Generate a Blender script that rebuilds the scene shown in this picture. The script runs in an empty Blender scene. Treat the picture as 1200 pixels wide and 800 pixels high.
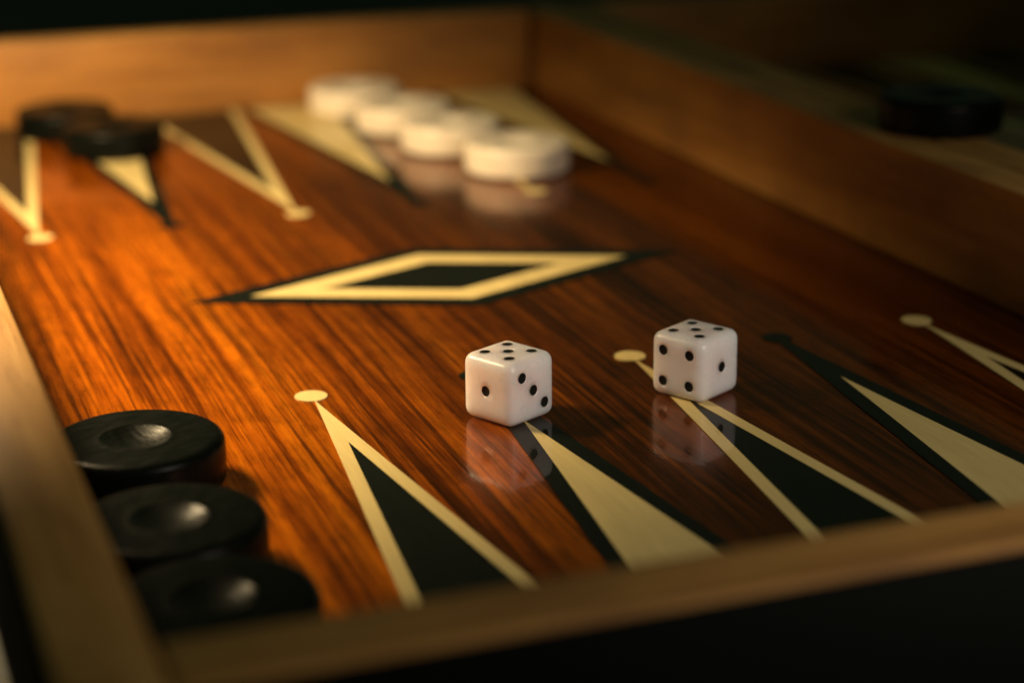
import bpy, bmesh, math, random
from mathutils import Vector, Matrix

# ------------------------------------------------------------------ scale
# One unit U is the spacing of two neighbouring points on the board (34 mm).
U = 0.034
sc = bpy.context.scene
C = sc.collection

# ------------------------------------------------------------------ camera
cam_d = bpy.data.cameras.new('camera')
cam = bpy.data.objects.new('camera', cam_d)
C.objects.link(cam)
cam.location = (-1.5421 * U, -10.4971 * U, 3.7465 * U)
cam.rotation_euler = (1.262, 0.0102, -0.3488)
cam_d.sensor_width = 36.0
cam_d.lens = 2.3079 * 1000 / 1200 * 36
cam_d.clip_start = 0.01
cam_d.clip_end = 50
cam_d.dof.use_dof = True
cam_d.dof.focus_distance = 10.75 * U
cam_d.dof.aperture_fstop = 8.8
cam_d.dof.aperture_blades = 0
sc.camera = cam

# ------------------------------------------------------------------ world and lamps
world = bpy.data.worlds.new('World')
sc.world = world
world.use_nodes = True
bg = world.node_tree.nodes['Background']
bg.inputs[0].default_value = (0.66, 1.0, 0.50, 1)
bg.inputs[1].default_value = 0.030

def aim(o, target):
    o.rotation_euler = (Vector(target) - o.location).to_track_quat('-Z', 'Y').to_euler()

# warm desk lamp to the left of the case, its shade cutting the light off round the board
key_d = bpy.data.lights.new('key_lamp', 'SPOT')
key_d.energy = 5.5
key_d.color = (1.0, 0.74, 0.40)
key_d.spot_size = math.radians(130.4)
key_d.spot_blend = 0.19
key_d.shadow_soft_size = 0.9 * U
key = bpy.data.objects.new('key_lamp', key_d)
C.objects.link(key)
key.location = (-2.45 * U, 2.7 * U, 4.2 * U)
aim(key, ((-2.45 - 0.03 * 4.2) * U, (2.7 + 0.155 * 4.2) * U, 0))

# dim neutral fill added at the right front to brighten the dice, unseen
fill_d = bpy.data.lights.new('fill_light', 'AREA')
fill_d.shape = 'DISK'
fill_d.size = 5 * U
fill_d.energy = 0.10
fill_d.spread = math.radians(66)
fill_d.color = (1.0, 0.86, 0.70)
fill = bpy.data.objects.new('fill_light', fill_d)
C.objects.link(fill)
fill.location = (6.0 * U, -10.0 * U, 5.0 * U)
aim(fill, (2.5 * U, -0.5 * U, 0))

sc.view_settings.view_transform = 'Standard'
sc.view_settings.look = 'None'
sc.view_settings.exposure = 0
sc.view_settings.gamma = 1
sc.view_settings.use_curve_mapping = False
sc.cycles.use_denoising = True
sc.cycles.max_bounces = 10

# ------------------------------------------------------------------ material helpers
class NT:
    def __init__(self, name):
        self.m = bpy.data.materials.new(name)
        self.m.use_nodes = True
        self.t = self.m.node_tree
        self.b = self.t.nodes['Principled BSDF']
    def n(self, kind, **kw):
        nd = self.t.nodes.new(kind)
        for k, v in kw.items():
            setattr(nd, k, v)
        return nd
    def l(self, a, b):
        self.t.links.new(a, b)
    def coords(self, scale=(1, 1, 1), loc=(0, 0, 0), src=None):
        if src is None:
            src = self.n('ShaderNodeTexCoord').outputs['Object']
        mp = self.n('ShaderNodeMapping')
        mp.inputs['Scale'].default_value = scale
        mp.inputs['Location'].default_value = loc
        self.l(src, mp.inputs['Vector'])
        return mp.outputs[0]
    def noise(self, vec, scale=1.0, detail=3.0, rough=0.55, dist=0.0):
        nd = self.n('ShaderNodeTexNoise')
        nd.inputs['Scale'].default_value = scale
        nd.inputs['Detail'].default_value = detail
        nd.inputs['Roughness'].default_value = rough
        nd.inputs['Distortion'].default_value = dist
        self.l(vec, nd.inputs['Vector'])
        return nd.outputs['Fac']
    def ramp(self, fac, stops):
        nd = self.n('ShaderNodeValToRGB')
        el = nd.color_ramp.elements
        while len(el) < len(stops):
            el.new(0.5)
        for e, (p, c) in zip(el, stops):
            e.position = p
            e.color = (c, c, c, 1) if isinstance(c, (int, float)) else (*c, 1)
        self.l(fac, nd.inputs[0])
        return nd.outputs[0]
    def mix(self, fac, a, b, mode='MIX'):
        nd = self.n('ShaderNodeMix', data_type='RGBA', blend_type=mode)
        for i, v in ((0, fac), (6, a), (7, b)):
            if isinstance(v, (int, float)):
                nd.inputs[i].default_value = v
            elif isinstance(v, tuple):
                nd.inputs[i].default_value = (*v, 1)
            else:
                self.l(v, nd.inputs[i])
        return nd.outputs[2]
    def math(self, op, a, b=0.0):
        nd = self.n('ShaderNodeMath', operation=op)
        for i, v in ((0, a), (1, b)):
            if isinstance(v, (int, float)):
                nd.inputs[i].default_value = v
            else:
                self.l(v, nd.inputs[i])
        return nd.outputs[0]
    def bump(self, h, strength, dist):
        nd = self.n('ShaderNodeBump')
        nd.inputs['Strength'].default_value = strength
        nd.inputs['Distance'].default_value = dist
        self.l(h, nd.inputs['Height'])
        return nd.outputs[0]
    def set(self, **kw):
        for k, v in kw.items():
            k = k.replace('_', ' ')
            s = self.b.inputs[k]
            if hasattr(v, 'is_output'):
                self.l(v, s)
            elif isinstance(v, tuple):
                s.default_value = (*v, 1) if len(v) == 3 and s.type == 'RGBA' else v
            else:
                s.default_value = v

I = 1 / U

def mat_floor():
    m = NT('varnished_rosewood')
    base = m.coords((I, I, I))
    # slow sideways wander of the grain
    wob = m.noise(m.coords((0.5, 0.22, 1), src=base), 1, 2)
    off = m.n('ShaderNodeCombineXYZ')
    m.l(m.math('MULTIPLY', m.math('SUBTRACT', wob, 0.5), 0.08), off.inputs[0])
    add = m.n('ShaderNodeVectorMath', operation='ADD')
    m.l(base, add.inputs[0]); m.l(off.outputs[0], add.inputs[1])
    g = add.outputs[0]
    broad = m.noise(m.coords((1.8, 0.10, 1), src=g), 1, 3, 0.5)
    band = m.noise(m.coords((13, 0.20, 1), (3, 1, 0), src=g), 1, 3, 0.5)
    fine = m.noise(m.coords((46, 0.75, 1), (7, 2, 0), src=g), 1, 4, 0.6)
    pore = m.noise(m.coords((95, 5.0, 1), (1, 5, 0), src=g), 1, 2, 0.5)
    tone = m.math('ADD', m.math('MULTIPLY', broad, 0.34), m.math('ADD', m.math('MULTIPLY', band, 0.38), m.math('MULTIPLY', fine, 0.28)))
    col = m.ramp(tone, [(0.36, (0.090, 0.018, 0.0008)), (0.44, (0.29, 0.056, 0.0010)), (0.51, (0.60, 0.130, 0.002)), (0.60, (0.95, 0.238, 0.003))])
    # dark heartwood veins: thin long dashes that come in groups
    vein_n = m.noise(m.coords((25, 0.36, 1), (11, 4, 0), src=g), 1, 3, 0.5)
    group_n = m.noise(m.coords((1.6, 0.16, 1), (5, 8, 0), src=g), 1, 2, 0.5)
    vein = m.ramp(m.math('ADD', m.math('MULTIPLY', vein_n, 0.75), m.math('MULTIPLY', group_n, 0.55)), [(0.68, 0.0), (0.76, 1.0)])
    col = m.mix(m.math('MULTIPLY', vein, 0.62), col, (0.022, 0.007, 0.002))
    # ripple figure across the grain and short broken flecks
    fig = m.ramp(m.noise(m.coords((4.5, 2.6, 1), (4, 4, 0), src=g), 1, 4, 0.65, 0.6), [(0.32, 0.62), (0.60, 1.0)])
    fleck = m.ramp(m.noise(m.coords((30, 3.2, 1), (8, 3, 0), src=g), 1, 3, 0.6), [(0.36, 0.62), (0.52, 1.0)])
    col = m.mix(0.8, col, m.mix(1.0, fig, fleck, 'MULTIPLY'), 'MULTIPLY')
    # light falloff painted into the wood colour, darkening left to right, wavy along grain
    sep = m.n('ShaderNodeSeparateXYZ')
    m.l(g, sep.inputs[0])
    falloff_x = m.math('ADD', sep.outputs[0], m.math('MULTIPLY', m.math('SUBTRACT', m.noise(m.coords((3.2, 0.22, 1), (2, 6, 0), src=g), 1, 4, 0.6), 0.5), 3.2))
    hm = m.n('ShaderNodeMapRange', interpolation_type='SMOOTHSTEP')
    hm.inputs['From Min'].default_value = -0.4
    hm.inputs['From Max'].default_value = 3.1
    m.l(falloff_x, hm.inputs['Value'])
    dimmed_col = m.mix(1.0, col, (0.21, 0.21, 0.4), 'MULTIPLY')
    col = m.mix(hm.outputs[0], col, dimmed_col)
    pm = m.ramp(pore, [(0.58, 0.0), (0.72, 1.0)])
    col = m.mix(m.math('MULTIPLY', pm, 0.25), col, (0.03, 0.009, 0.002))
    # varnish skin: ripples that follow the grain
    rip = m.noise(m.coords((14, 3.2, 1), (2, 9, 0), src=g), 1, 3, 0.6)
    nrm = m.bump(rip, 0.15, 0.010 * U)
    m.set(Base_Color=col, Roughness=0.18, Metallic=0.36, Specular_IOR_Level=0.2, Specular_Tint=(1.0, 0.56, 0.34), Coat_Weight=0.36, Coat_Roughness=m.ramp(m.noise(base, 1.3, 4), [(0.35, 0.012), (0.7, 0.05)]), Coat_IOR=1.5)
    m.l(nrm, m.b.inputs['Coat Normal'])
    m.l(m.bump(m.math('ADD', fine, pore), 0.10, 0.01 * U), m.b.inputs['Normal'])
    return m.m

def mat_inlay(name, c, var):
    m = NT(name)
    v = m.coords((I, I, I))
    a = m.noise(m.coords((5, 0.6, 1), src=v), 1, 4, 0.6)
    b = m.noise(m.coords((55, 3, 1), src=v), 1, 3, 0.6)
    t = m.math('ADD', m.math('MULTIPLY', a, 0.6), m.math('MULTIPLY', b, 0.4))
    lo = tuple(x * (1 - var) for x in c)
    hi = tuple(min(1, x * (1 + var)) for x in c)
    m.set(Base_Color=m.ramp(t, [(0.3, lo), (0.7, hi)]), Roughness=0.6, Specular_IOR_Level=0.05, Coat_Weight=0.5, Coat_Roughness=0.03, Coat_IOR=1.5)
    m.l(m.bump(m.noise(v, 6, 2), 0.03, 0.01 * U), m.b.inputs['Coat Normal'])
    return m.m

def mat_rail(name, axis, lo, mid, hi):
    m = NT(name)
    v = m.coords((I, I, I))
    def sc3(across, along):
        s = [across] * 3; s[axis] = along
        return tuple(s)
    a = m.noise(m.coords(sc3(2.2, 0.35), src=v), 1, 3, 0.55, 0.4)
    b = m.noise(m.coords(sc3(16, 0.8), (3, 3, 3), src=v), 1, 4, 0.6)
    p = m.noise(m.coords(sc3(60, 4), (5, 1, 2), src=v), 1, 2)
    t = m.math('ADD', m.math('MULTIPLY', a, 0.55), m.math('MULTIPLY', b, 0.45))
    col = m.ramp(t, [(0.33, lo), (0.5, mid), (0.68, hi)])
    col = m.mix(m.math('MULTIPLY', m.ramp(p, [(0.56, 0.0), (0.7, 1.0)]), 0.35), col, (0.16, 0.07, 0.02))
    blot = m.ramp(m.noise(m.coords(sc3(1.6, 0.9), (9, 4, 4), src=v), 1, 3), [(0.5, 0.0), (0.68, 1.0)])
    col = m.mix(m.math('MULTIPLY', blot, 0.5), col, (0.2, 0.09, 0.03))
    m.set(Base_Color=col, Roughness=m.ramp(b, [(0.3, 0.5), (0.7, 0.65)]), Specular_IOR_Level=0.25)
    m.l(m.bump(m.math('ADD', b, p), 0.2, 0.012 * U), m.b.inputs['Normal'])
    return m.m

def mat_simple(name, c, rough, **kw):
    m = NT(name)
    m.set(Base_Color=c, Roughness=rough, **kw)
    return m.m

def mat_black_checker(dish=False):
    m = NT('turned_black_dish' if dish else 'turned_black_wood')
    v = m.coords((I, I, I))
    # turning rings round the axis plus grain scratches
    w = m.n('ShaderNodeTexWave', wave_type='RINGS', rings_direction='Z')
    w.inputs['Scale'].default_value = 9
    w.inputs['Distortion'].default_value = 1.2
    w.inputs['Detail'].default_value = 3
    m.l(v, w.inputs['Vector'])
    s = m.noise(m.coords((9, 40, 9), src=v), 1, 3)
    col = m.ramp(s, [(0.35, (0.002, 0.003, 0.002)), (0.7, (0.004, 0.005, 0.004))])
    m.set(Base_Color=col, Roughness=m.ramp(s, [(0.3, 0.30), (0.7, 0.40)]), Specular_IOR_Level=0.09)
    h = m.math('ADD', m.math('MULTIPLY', w.outputs['Fac'], 0.4), s)
    if dish:
        # tool streaks left in the hollow
        st = m.noise(m.coords((34, 5, 5), src=v), 1, 3, 0.6)
        m.set(Roughness=m.ramp(st, [(0.35, 0.28), (0.7, 0.45)]), Specular_IOR_Level=0.17)
        h = m.math('ADD', h, m.math('MULTIPLY', st, 3.0))
        m.l(m.bump(h, 0.16, 0.008 * U), m.b.inputs['Normal'])
    else:
        m.l(m.bump(h, 0.04, 0.004 * U), m.b.inputs['Normal'])
    return m.m

def mat_white_checker():
    m = NT('ivory_checker_plastic')
    v = m.coords((I, I, I))
    s = m.noise(v, 5, 4)
    m.set(Base_Color=m.ramp(s, [(0.3, (0.70, 0.60, 0.46)), (0.7, (0.80, 0.71, 0.57))]), Roughness=0.32,
          Subsurface_Weight=0.3, Subsurface_Scale=0.05 * U, Subsurface_Radius=(1, 0.7, 0.5))
    return m.m

def mat_die():
    m = NT('white_die_resin')
    v = m.coords((I, I, I))
    s = m.noise(v, 7, 4)
    m.set(Base_Color=m.ramp(s, [(0.3, (0.80, 0.72, 0.74)), (0.7, (0.86, 0.78, 0.81))]),
          Roughness=m.ramp(m.noise(v, 30, 3), [(0.3, 0.26), (0.7, 0.36)]),
          Subsurface_Weight=1.0, Subsurface_Scale=0.30 * U, Subsurface_Radius=(1.0, 0.72, 0.55), Specular_IOR_Level=0.5)
    m.l(m.bump(m.noise(v, 22, 3), 0.06, 0.01 * U), m.b.inputs['Normal'])
    return m.m

def mat_table():
    m = NT('dark_table')
    v = m.coords((I, I, I))
    s = m.noise(m.coords((0.5, 6, 1), src=v), 1, 4)
    m.set(Base_Color=m.ramp(s, [(0.3, (0.006, 0.011, 0.007)), (0.7, (0.010, 0.016, 0.010))]), Roughness=0.6, Specular_IOR_Level=0.3)
    return m.m

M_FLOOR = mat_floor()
M_CREAM = mat_inlay('cream_maple_inlay', (0.62, 0.48, 0.20), 0.15)
M_BLACK = mat_inlay('black_ebony_inlay', (0.005, 0.006, 0.004), 0.4)
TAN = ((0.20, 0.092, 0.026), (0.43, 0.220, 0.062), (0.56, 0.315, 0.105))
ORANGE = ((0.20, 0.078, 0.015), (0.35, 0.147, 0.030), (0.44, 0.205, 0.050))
M_RAILX = mat_rail('tan_rail_wood_along_x', 0, *TAN)
M_RAILY = mat_rail('tan_rail_wood_along_y', 1, *TAN)
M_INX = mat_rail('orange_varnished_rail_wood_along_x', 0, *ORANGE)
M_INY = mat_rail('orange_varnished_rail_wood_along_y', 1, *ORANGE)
M_SIDE = mat_simple('black_case_side', (0.003, 0.004, 0.003), 0.75, Specular_IOR_Level=0.06)
M_CKB = mat_black_checker()
M_CKBD = mat_black_checker(True)
M_CKW = mat_white_checker()
M_DIE = mat_die()
M_PIP = mat_simple('black_pip_paint', (0.006, 0.006, 0.005), 0.6, Specular_IOR_Level=0.2)
M_TABLE = mat_table()

# ------------------------------------------------------------------ mesh helpers
def link(name, me, mat, parent=None):
    o = bpy.data.objects.new(name, me)
    C.objects.link(o)
    for mm in (mat if isinstance(mat, (list, tuple)) else [mat]):
        if mm.name not in me.materials:
            me.materials.append(mm)
    if parent:
        o.parent = parent
    return o

def tag(o, label, cat, group=None):
    o['label'] = label
    o['category'] = cat
    if group:
        o['group'] = group

def empty(name, loc):
    o = bpy.data.objects.new(name, None)
    C.objects.link(o)
    o.location = [c * U for c in loc]
    o.empty_display_size = 0.01
    return o

def box_mesh(name, x0, x1, y0, y1, z0, z1, bev=0.02, seg=3):
    bm = bmesh.new()
    bmesh.ops.create_cube(bm, size=1)
    for v in bm.verts:
        v.co = Vector(((x0 + x1) / 2 + v.co.x * (x1 - x0), (y0 + y1) / 2 + v.co.y * (y1 - y0), (z0 + z1) / 2 + v.co.z * (z1 - z0))) * U
    if bev:
        bmesh.ops.bevel(bm, geom=bm.edges[:], offset=bev * U, segments=seg, profile=0.5, affect='EDGES')
    me = bpy.data.meshes.new(name)
    bm.to_mesh(me); bm.free()
    if bev:
        me.shade_smooth()
    return me

def slab_mesh(name, rings, t):
    """flat inlay plate: outer outline, optional hole outline with the same corner count, thickness t"""
    bm = bmesh.new()
    out = rings[0]
    top = [bm.verts.new((x * U, y * U, t * U)) for x, y in out]
    bot = [bm.verts.new((x * U, y * U, 0)) for x, y in out]
    n = len(out)
    for i in range(n):
        bm.faces.new((bot[i], bot[(i + 1) % n], top[(i + 1) % n], top[i]))
    if len(rings) == 1:
        bm.faces.new(top)
    else:
        it = [bm.verts.new((x * U, y * U, t * U)) for x, y in rings[1]]
        ib = [bm.verts.new((x * U, y * U, 0)) for x, y in rings[1]]
        for i in range(n):
            j = (i + 1) % n
            bm.faces.new((top[i], top[j], it[j], it[i]))
            bm.faces.new((it[i], it[j], ib[j], ib[i]))
    me = bpy.data.meshes.new(name)
    bm.to_mesh(me); bm.free()
    return me

def lathe_mesh(name, prof, seg=72):
    bm = bmesh.new()
    rings = []
    for r, z in prof:
        if r < 1e-6:
            rings.append([bm.verts.new((0, 0, z * U))])
        else:
            rings.append([bm.verts.new((r * U * math.cos(2 * math.pi * k / seg), r * U * math.sin(2 * math.pi * k / seg), z * U)) for k in range(seg)])
    for a, b in zip(rings, rings[1:]):
        for k in range(seg):
            j = (k + 1) % seg
            if len(a) == 1:
                bm.faces.new((a[0], b[j], b[k]))
            elif len(b) == 1:
                bm.faces.new((a[k], a[j], b[0]))
            else:
                bm.faces.new((a[k], a[j], b[j], b[k]))
    bmesh.ops.recalc_face_normals(bm, faces=bm.faces[:])
    me = bpy.data.meshes.new(name)
    bm.to_mesh(me); bm.free()
    me.shade_smooth()
    return me

# ------------------------------------------------------------------ the table
TZ = -0.075
table = link('table_top', box_mesh('table_top', -40, 55, -30, 60, TZ - 1.2, TZ, 0.03), M_TABLE)
table['kind'] = 'structure'
table['label'] = 'dark table under the open backgammon case'

# ------------------------------------------------------------------ the case
XL, XR, YN, YF, H, W = -0.657, 5.657, -4.4475, 8.736, 0.80, 0.352
Z0 = TZ + 0.004
DOT_Y = 4.2885                     # distance between the two rows of dots
GAP = 0.012

# meshes shared by all points; the tip's dot is the origin and the base lies towards -y
APEX, BASE, HALF = -0.085, -4.43, 0.486
K = HALF / (APEX - BASE) * 1.0
INNER = -0.80
OUT_RING = [(0, APEX), (-HALF, BASE), (HALF, BASE)]
ih = (INNER - BASE) * K
IN_RING = [(0, INNER), (-ih, BASE + 0.012), (ih, BASE + 0.012)]
# black points end in a blunt neck that runs into the dot
NECK_OUT = [(-0.030, APEX + 0.03), (-HALF, BASE), (HALF, BASE), (0.030, APEX + 0.03)]
NECK_IN = [(-0.0005, INNER), (-ih, BASE + 0.012), (ih, BASE + 0.012), (0.0005, INNER)]
FILL_RING = [(0, INNER - 0.006), (-ih + 0.002, BASE + 0.014), (ih - 0.002, BASE + 0.014)]
DISC = [(0.095 * math.cos(2 * math.pi * k / 48), 0.095 * math.sin(2 * math.pi * k / 48)) for k in range(48)]
ME = {}
for nm, a, b in (('cream', M_CREAM, M_BLACK), ('black', M_BLACK, M_CREAM)):
    o1 = slab_mesh('outline_' + nm, [OUT_RING, IN_RING] if nm == 'cream' else [NECK_OUT, NECK_IN], 0.0045); o1.materials.append(a)
    f1 = slab_mesh('fill_' + nm, [FILL_RING], 0.0035); f1.materials.append(b)
    d1 = slab_mesh('dot_' + nm, [DISC], 0.0052); d1.materials.append(a)
    ME[nm] = (o1, f1, d1)

def add_point(surface, x, y, rot, kind):
    outline, fill_, dot = ME[kind]
    p = bpy.data.objects.new('point_inlay', outline)
    C.objects.link(p); p.parent = surface
    p.location = (x * U, y * U, 0.0012 * U)
    p.rotation_euler = (0, 0, rot)
    p['label'] = ('cream' if kind == 'cream' else 'black') + ' outlined triangular point with ' + ('black' if kind == 'cream' else 'cream') + ' filling'
    for nm, me in (('filling', fill_), ('tip_dot', dot)):
        c = bpy.data.objects.new(nm, me)
        C.objects.link(c); c.parent = p
    return p

def rhomb(a, b):
    return [(-a, 0), (0, -b), (a, 0), (0, b)]

def build_half(name, ox, label, first):
    root = empty(name, (ox, 0, 0))
    tag(root, label, 'game board', 'two halves of the open backgammon case')
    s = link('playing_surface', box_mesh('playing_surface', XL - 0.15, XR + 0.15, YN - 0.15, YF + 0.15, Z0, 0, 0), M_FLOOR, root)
    # rails: the two long ones run through, the short ones sit between them
    long_l = link('side_rail', box_mesh('side_rail', XL - W, XL, YN - W, YF + W, 0.001, H, 0.022), M_RAILY, root)
    long_r = link('side_rail', box_mesh('side_rail', XR, XR + W, YN - W, YF + W, 0.001, H, 0.022), M_RAILY, root)
    near = link('end_rail', box_mesh('end_rail', XL + GAP, XR - GAP, YN - W + 0.003, YN, 0.001, H - 0.004, 0.022), M_RAILX, root)
    far = link('end_rail', box_mesh('end_rail', XL + GAP, XR - 0.05, YF, YF + W - 0.003, 0.001, H - 0.004, 0.022), M_RAILX, root)
    # the faces turned into the tray are varnished orange
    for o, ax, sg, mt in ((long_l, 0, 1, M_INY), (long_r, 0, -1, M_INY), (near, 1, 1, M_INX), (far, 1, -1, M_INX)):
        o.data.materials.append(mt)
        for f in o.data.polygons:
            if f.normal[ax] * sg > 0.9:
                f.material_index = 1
    # thin near-black facings on the outside of the case
    e = 0.012
    for nm, (a, b, c, d) in (('end_facing', (XL - W + .02, XR + W - .02, YN - W - e, YN - W - 0.002)), ('end_facing', (XL - W + .02, XR + W - .02, YF + W + 0.002, YF + W + e)),
                             ('side_facing', (XL - W - e, XL - W - 0.002, YN - W + .01, YF + W - .01)), ('side_facing', (XR + W + 0.002, XR + W + e, YN - W + .01, YF + W - .01))):
        if first and a > XR or (not first and b < XL):
            continue
        link(nm, box_mesh(nm, a, b, c, d, Z0, H - 0.035, 0.003, 1), M_SIDE, root)
    for k in range(6):
        add_point(s, k, 0, 0, 'black' if k % 2 == 0 else 'cream')
        add_point(s, k, DOT_Y, math.pi, 'cream' if k % 2 == 0 else 'black')
    # lozenge in the middle
    t = 0.0045
    A, B_, Cc = (1.805, 0.785), (1.385, 0.61), (0.87, 0.37)
    lz = link('lozenge_inlay', slab_mesh('lozenge_border', [rhomb(*A), rhomb(*B_)], t), M_BLACK, s)
    lz.location = (2.51 * U, DOT_Y / 2 * U, 0.0012 * U)
    q = link('lozenge_band', slab_mesh('lozenge_band', [rhomb(B_[0] - .004, B_[1] - .002), rhomb(*Cc)], t - 0.0008), M_CREAM, lz)
    q = link('lozenge_centre', slab_mesh('lozenge_centre', [rhomb(Cc[0] - .004, Cc[1] - .002)], t - 0.0012), M_BLACK, lz)
    return root

half_a = build_half('backgammon_board', 0, 'lit wooden backgammon tray holding the two dice and its cream and black points', True)
half_b = build_half('backgammon_board', 2 * (XR + W) - 5.0 + 0.03, 'dark second tray of the case beyond the seam, in shadow', False)

# ------------------------------------------------------------------ checkers
R_, T_, DR, DD = 0.45, 0.26, 0.175, 0.046
prof = [(0, 0), (R_ - 0.06, 0)]
ed = 0.05
for k in range(0, 7):
    a = -math.pi / 2 + k / 6 * math.pi / 2
    prof.append((R_ - ed + ed * math.cos(a), ed + ed * math.sin(a)))
for k in range(0, 9):
    a = k / 8 * math.pi / 2
    prof.append((R_ - ed + ed * math.cos(a), T_ - ed + ed * math.sin(a)))
prof += [(0.33, T_ + 0.0005), (0.24, T_ - 0.001), (DR + 0.020, T_ - 0.001), (DR + 0.012, T_ + 0.0004), (DR + 0.006, T_ + 0.0003), (DR + 0.002, T_ - 0.001)]
dim = []
for k in range(0, 11):
    r = DR * (1 - k / 10)
    dim.append((r, T_ - 0.003 - DD * (1 - (r / DR) ** 2)))
CK_ME = {}
for nm, mt in (('black', M_CKB), ('white', M_CKW)):
    body = lathe_mesh('checker_body_' + nm, prof + dim[:1])
    body.materials.append(mt)
    dish = lathe_mesh('checker_dish_' + nm, dim)
    dish.materials.append(M_CKBD if nm == 'black' else mt)
    CK_ME[nm] = (body, dish)

def checker(kind, x, y, z, rot, label, group=None):
    o = bpy.data.objects.new(kind + '_checker', CK_ME[kind][0])
    C.objects.link(o)
    o.location = (x * U, y * U, z * U)
    o.rotation_euler = (0, 0, rot)
    d = bpy.data.objects.new('dished_centre', CK_ME[kind][1])
    C.objects.link(d); d.parent = o
    tag(o, label, 'checker', group)
    return o

FZ = 0.0062
g = 'black checkers in the near corner of the tray'
checker('black', -0.165, -1.01, FZ, 0.4, 'black dished checker at the open end of the row of three by the side rail', g)
checker('black', -0.20, -2.12, FZ, 0.9, 'middle black dished checker in the row of three by the side rail', g)
checker('black', -0.185, -3.03, FZ, 0.6, 'black dished checker of the row of three closest to the tray corner', g)
g = 'white checkers lined up at the far rail'
checker('white', 4.13, 5.08, FZ, 0.2, 'white checker at the open end of the row of four, over a cream tip dot', g)
checker('white', 3.88, 6.14, FZ, 1.2, 'second white checker from the open end of the row of four', g)
checker('white', 3.74, 7.14, FZ, 2.2, 'third white checker from the open end of the row of four', g)
checker('white', 3.55, 8.17, FZ, 0.7, 'white checker of the row of four that is closest to the far rail', g)
g = 'black checkers at the far rail'
checker('black', 0.72, 8.12, FZ, 0.3, 'black checker beside the far rail, partly behind another black checker', g)
checker('black', 1.02, 7.14, FZ, 1.3, 'black checker lying across a cream filled point before the far rail', g)
checker('black', 6.27, 1.86, H + 0.003, 0.5, 'black checker lying on top of the rails across the seam of the case')
checker('white', -1.485, -3.5, TZ + 0.001, 0.8, 'pale checker on the table outside the case, against its side')

# ------------------------------------------------------------------ dice
S_, PG, PR, BR = 0.375, 0.0915, 0.0305, 0.060

def rounded_cube(s, r, n=14):
    bm = bmesh.new()
    bmesh.ops.create_cube(bm, size=2)
    bmesh.ops.subdivide_edges(bm, edges=bm.edges[:], cuts=n, use_grid_fill=True)
    h = s / 2
    a = h - r
    for v in bm.verts:
        # denser rows near the edges
        p = Vector([math.copysign(h * (1 - (1 - abs(c)) ** 1.6), c) for c in v.co])
        q = Vector([max(-a, min(a, c)) for c in p])
        d = p - q
        if d.length > 1e-9:
            d.normalize()
            p = q + d * r
        # faces very slightly pillowed, as in cast dice
        v.co = p * U
    me = bpy.data.meshes.new('die_body')
    bm.to_mesh(me); bm.free()
    me.shade_smooth()
    return me

LAY = {1: [(0, 0)], 2: [(-1, 1), (1, -1)], 3: [(-1, 1), (0, 0), (1, -1)], 4: [(-1, -1), (-1, 1), (1, -1), (1, 1)],
       5: [(-1, -1), (-1, 1), (1, -1), (1, 1), (0, 0)], 6: [(-1, -1), (-1, 0), (-1, 1), (1, -1), (1, 0), (1, 1)]}
X, Y, Z = Vector((1, 0, 0)), Vector((0, 1, 0)), Vector((0, 0, 1))
SIDES = {'top': (Z, X, Y), 'bottom': (-Z, X, -Y), 'left': (-X, -Y, Z), 'right': (-Y, X, Z), 'back_left': (Y, -X, Z), 'back_right': (X, Y, Z)}
DEP = 0.012

def pip_mesh():
    prof_ = []
    for k in range(7):
        r = PR * 1.01 * (1 - k / 6)
        prof_.append((r, -0.0015 - DEP * 0.35 * (1 - (r / PR / 1.01) ** 2)))
    return lathe_mesh('pip', prof_, 24)
PIP = pip_mesh()
PIP.materials.append(M_PIP)

def make_die(x, y, deg, faces, label):
    body = rounded_cube(S_, BR)
    body.materials.append(M_DIE)
    o = bpy.data.objects.new('die', body)
    C.objects.link(o)
    # drill the pips
    bm = bmesh.new()
    places = []
    for side, num in faces.items():
        nrm, ua, va = SIDES[side]
        for a, b in LAY[num]:
            P = nrm * S_ / 2 + ua * a * PG + va * b * PG
            rot = Matrix((ua, nrm.cross(ua), nrm)).transposed().to_4x4()
            places.append((P * U, rot))
            mat = Matrix.Translation((P) * U) @ rot
            bmesh.ops.create_cone(bm, cap_ends=True, segments=24, radius1=PR * U, radius2=PR * U, depth=2 * DEP * U, matrix=mat)
    cm = bpy.data.meshes.new('drill'); bm.to_mesh(cm); bm.free()
    co = bpy.data.objects.new('drill', cm); C.objects.link(co)
    md = o.modifiers.new('drill', 'BOOLEAN'); md.operation = 'DIFFERENCE'; md.solver = 'EXACT'; md.object = co
    dg = bpy.context.evaluated_depsgraph_get()
    new = bpy.data.meshes.new_from_object(o.evaluated_get(dg))
    o.modifiers.clear()
    o.data = new
    bpy.data.objects.remove(co)
    for P, rot in places:
        c = bpy.data.objects.new('pip', PIP); C.objects.link(c)
        c.parent = o
        c.matrix_local = Matrix.Translation(P) @ rot
    o.location = (x * U, y * U, (S_ / 2 + 0.006) * U)
    o.rotation_euler = (0, 0, math.radians(deg))
    tag(o, label, 'die', 'pair of dice')
    return o

make_die(1.954, -0.724, 27.2, {'top': 5, 'bottom': 2, 'left': 1, 'right': 3, 'back_left': 4, 'back_right': 6},
         'white rounded die with five up, one and three on its sides')
make_die(3.087, -0.743, 29.0, {'top': 5, 'bottom': 2, 'left': 4, 'right': 1, 'back_left': 6, 'back_right': 3},
         'white rounded die with five up, four and one on its sides')
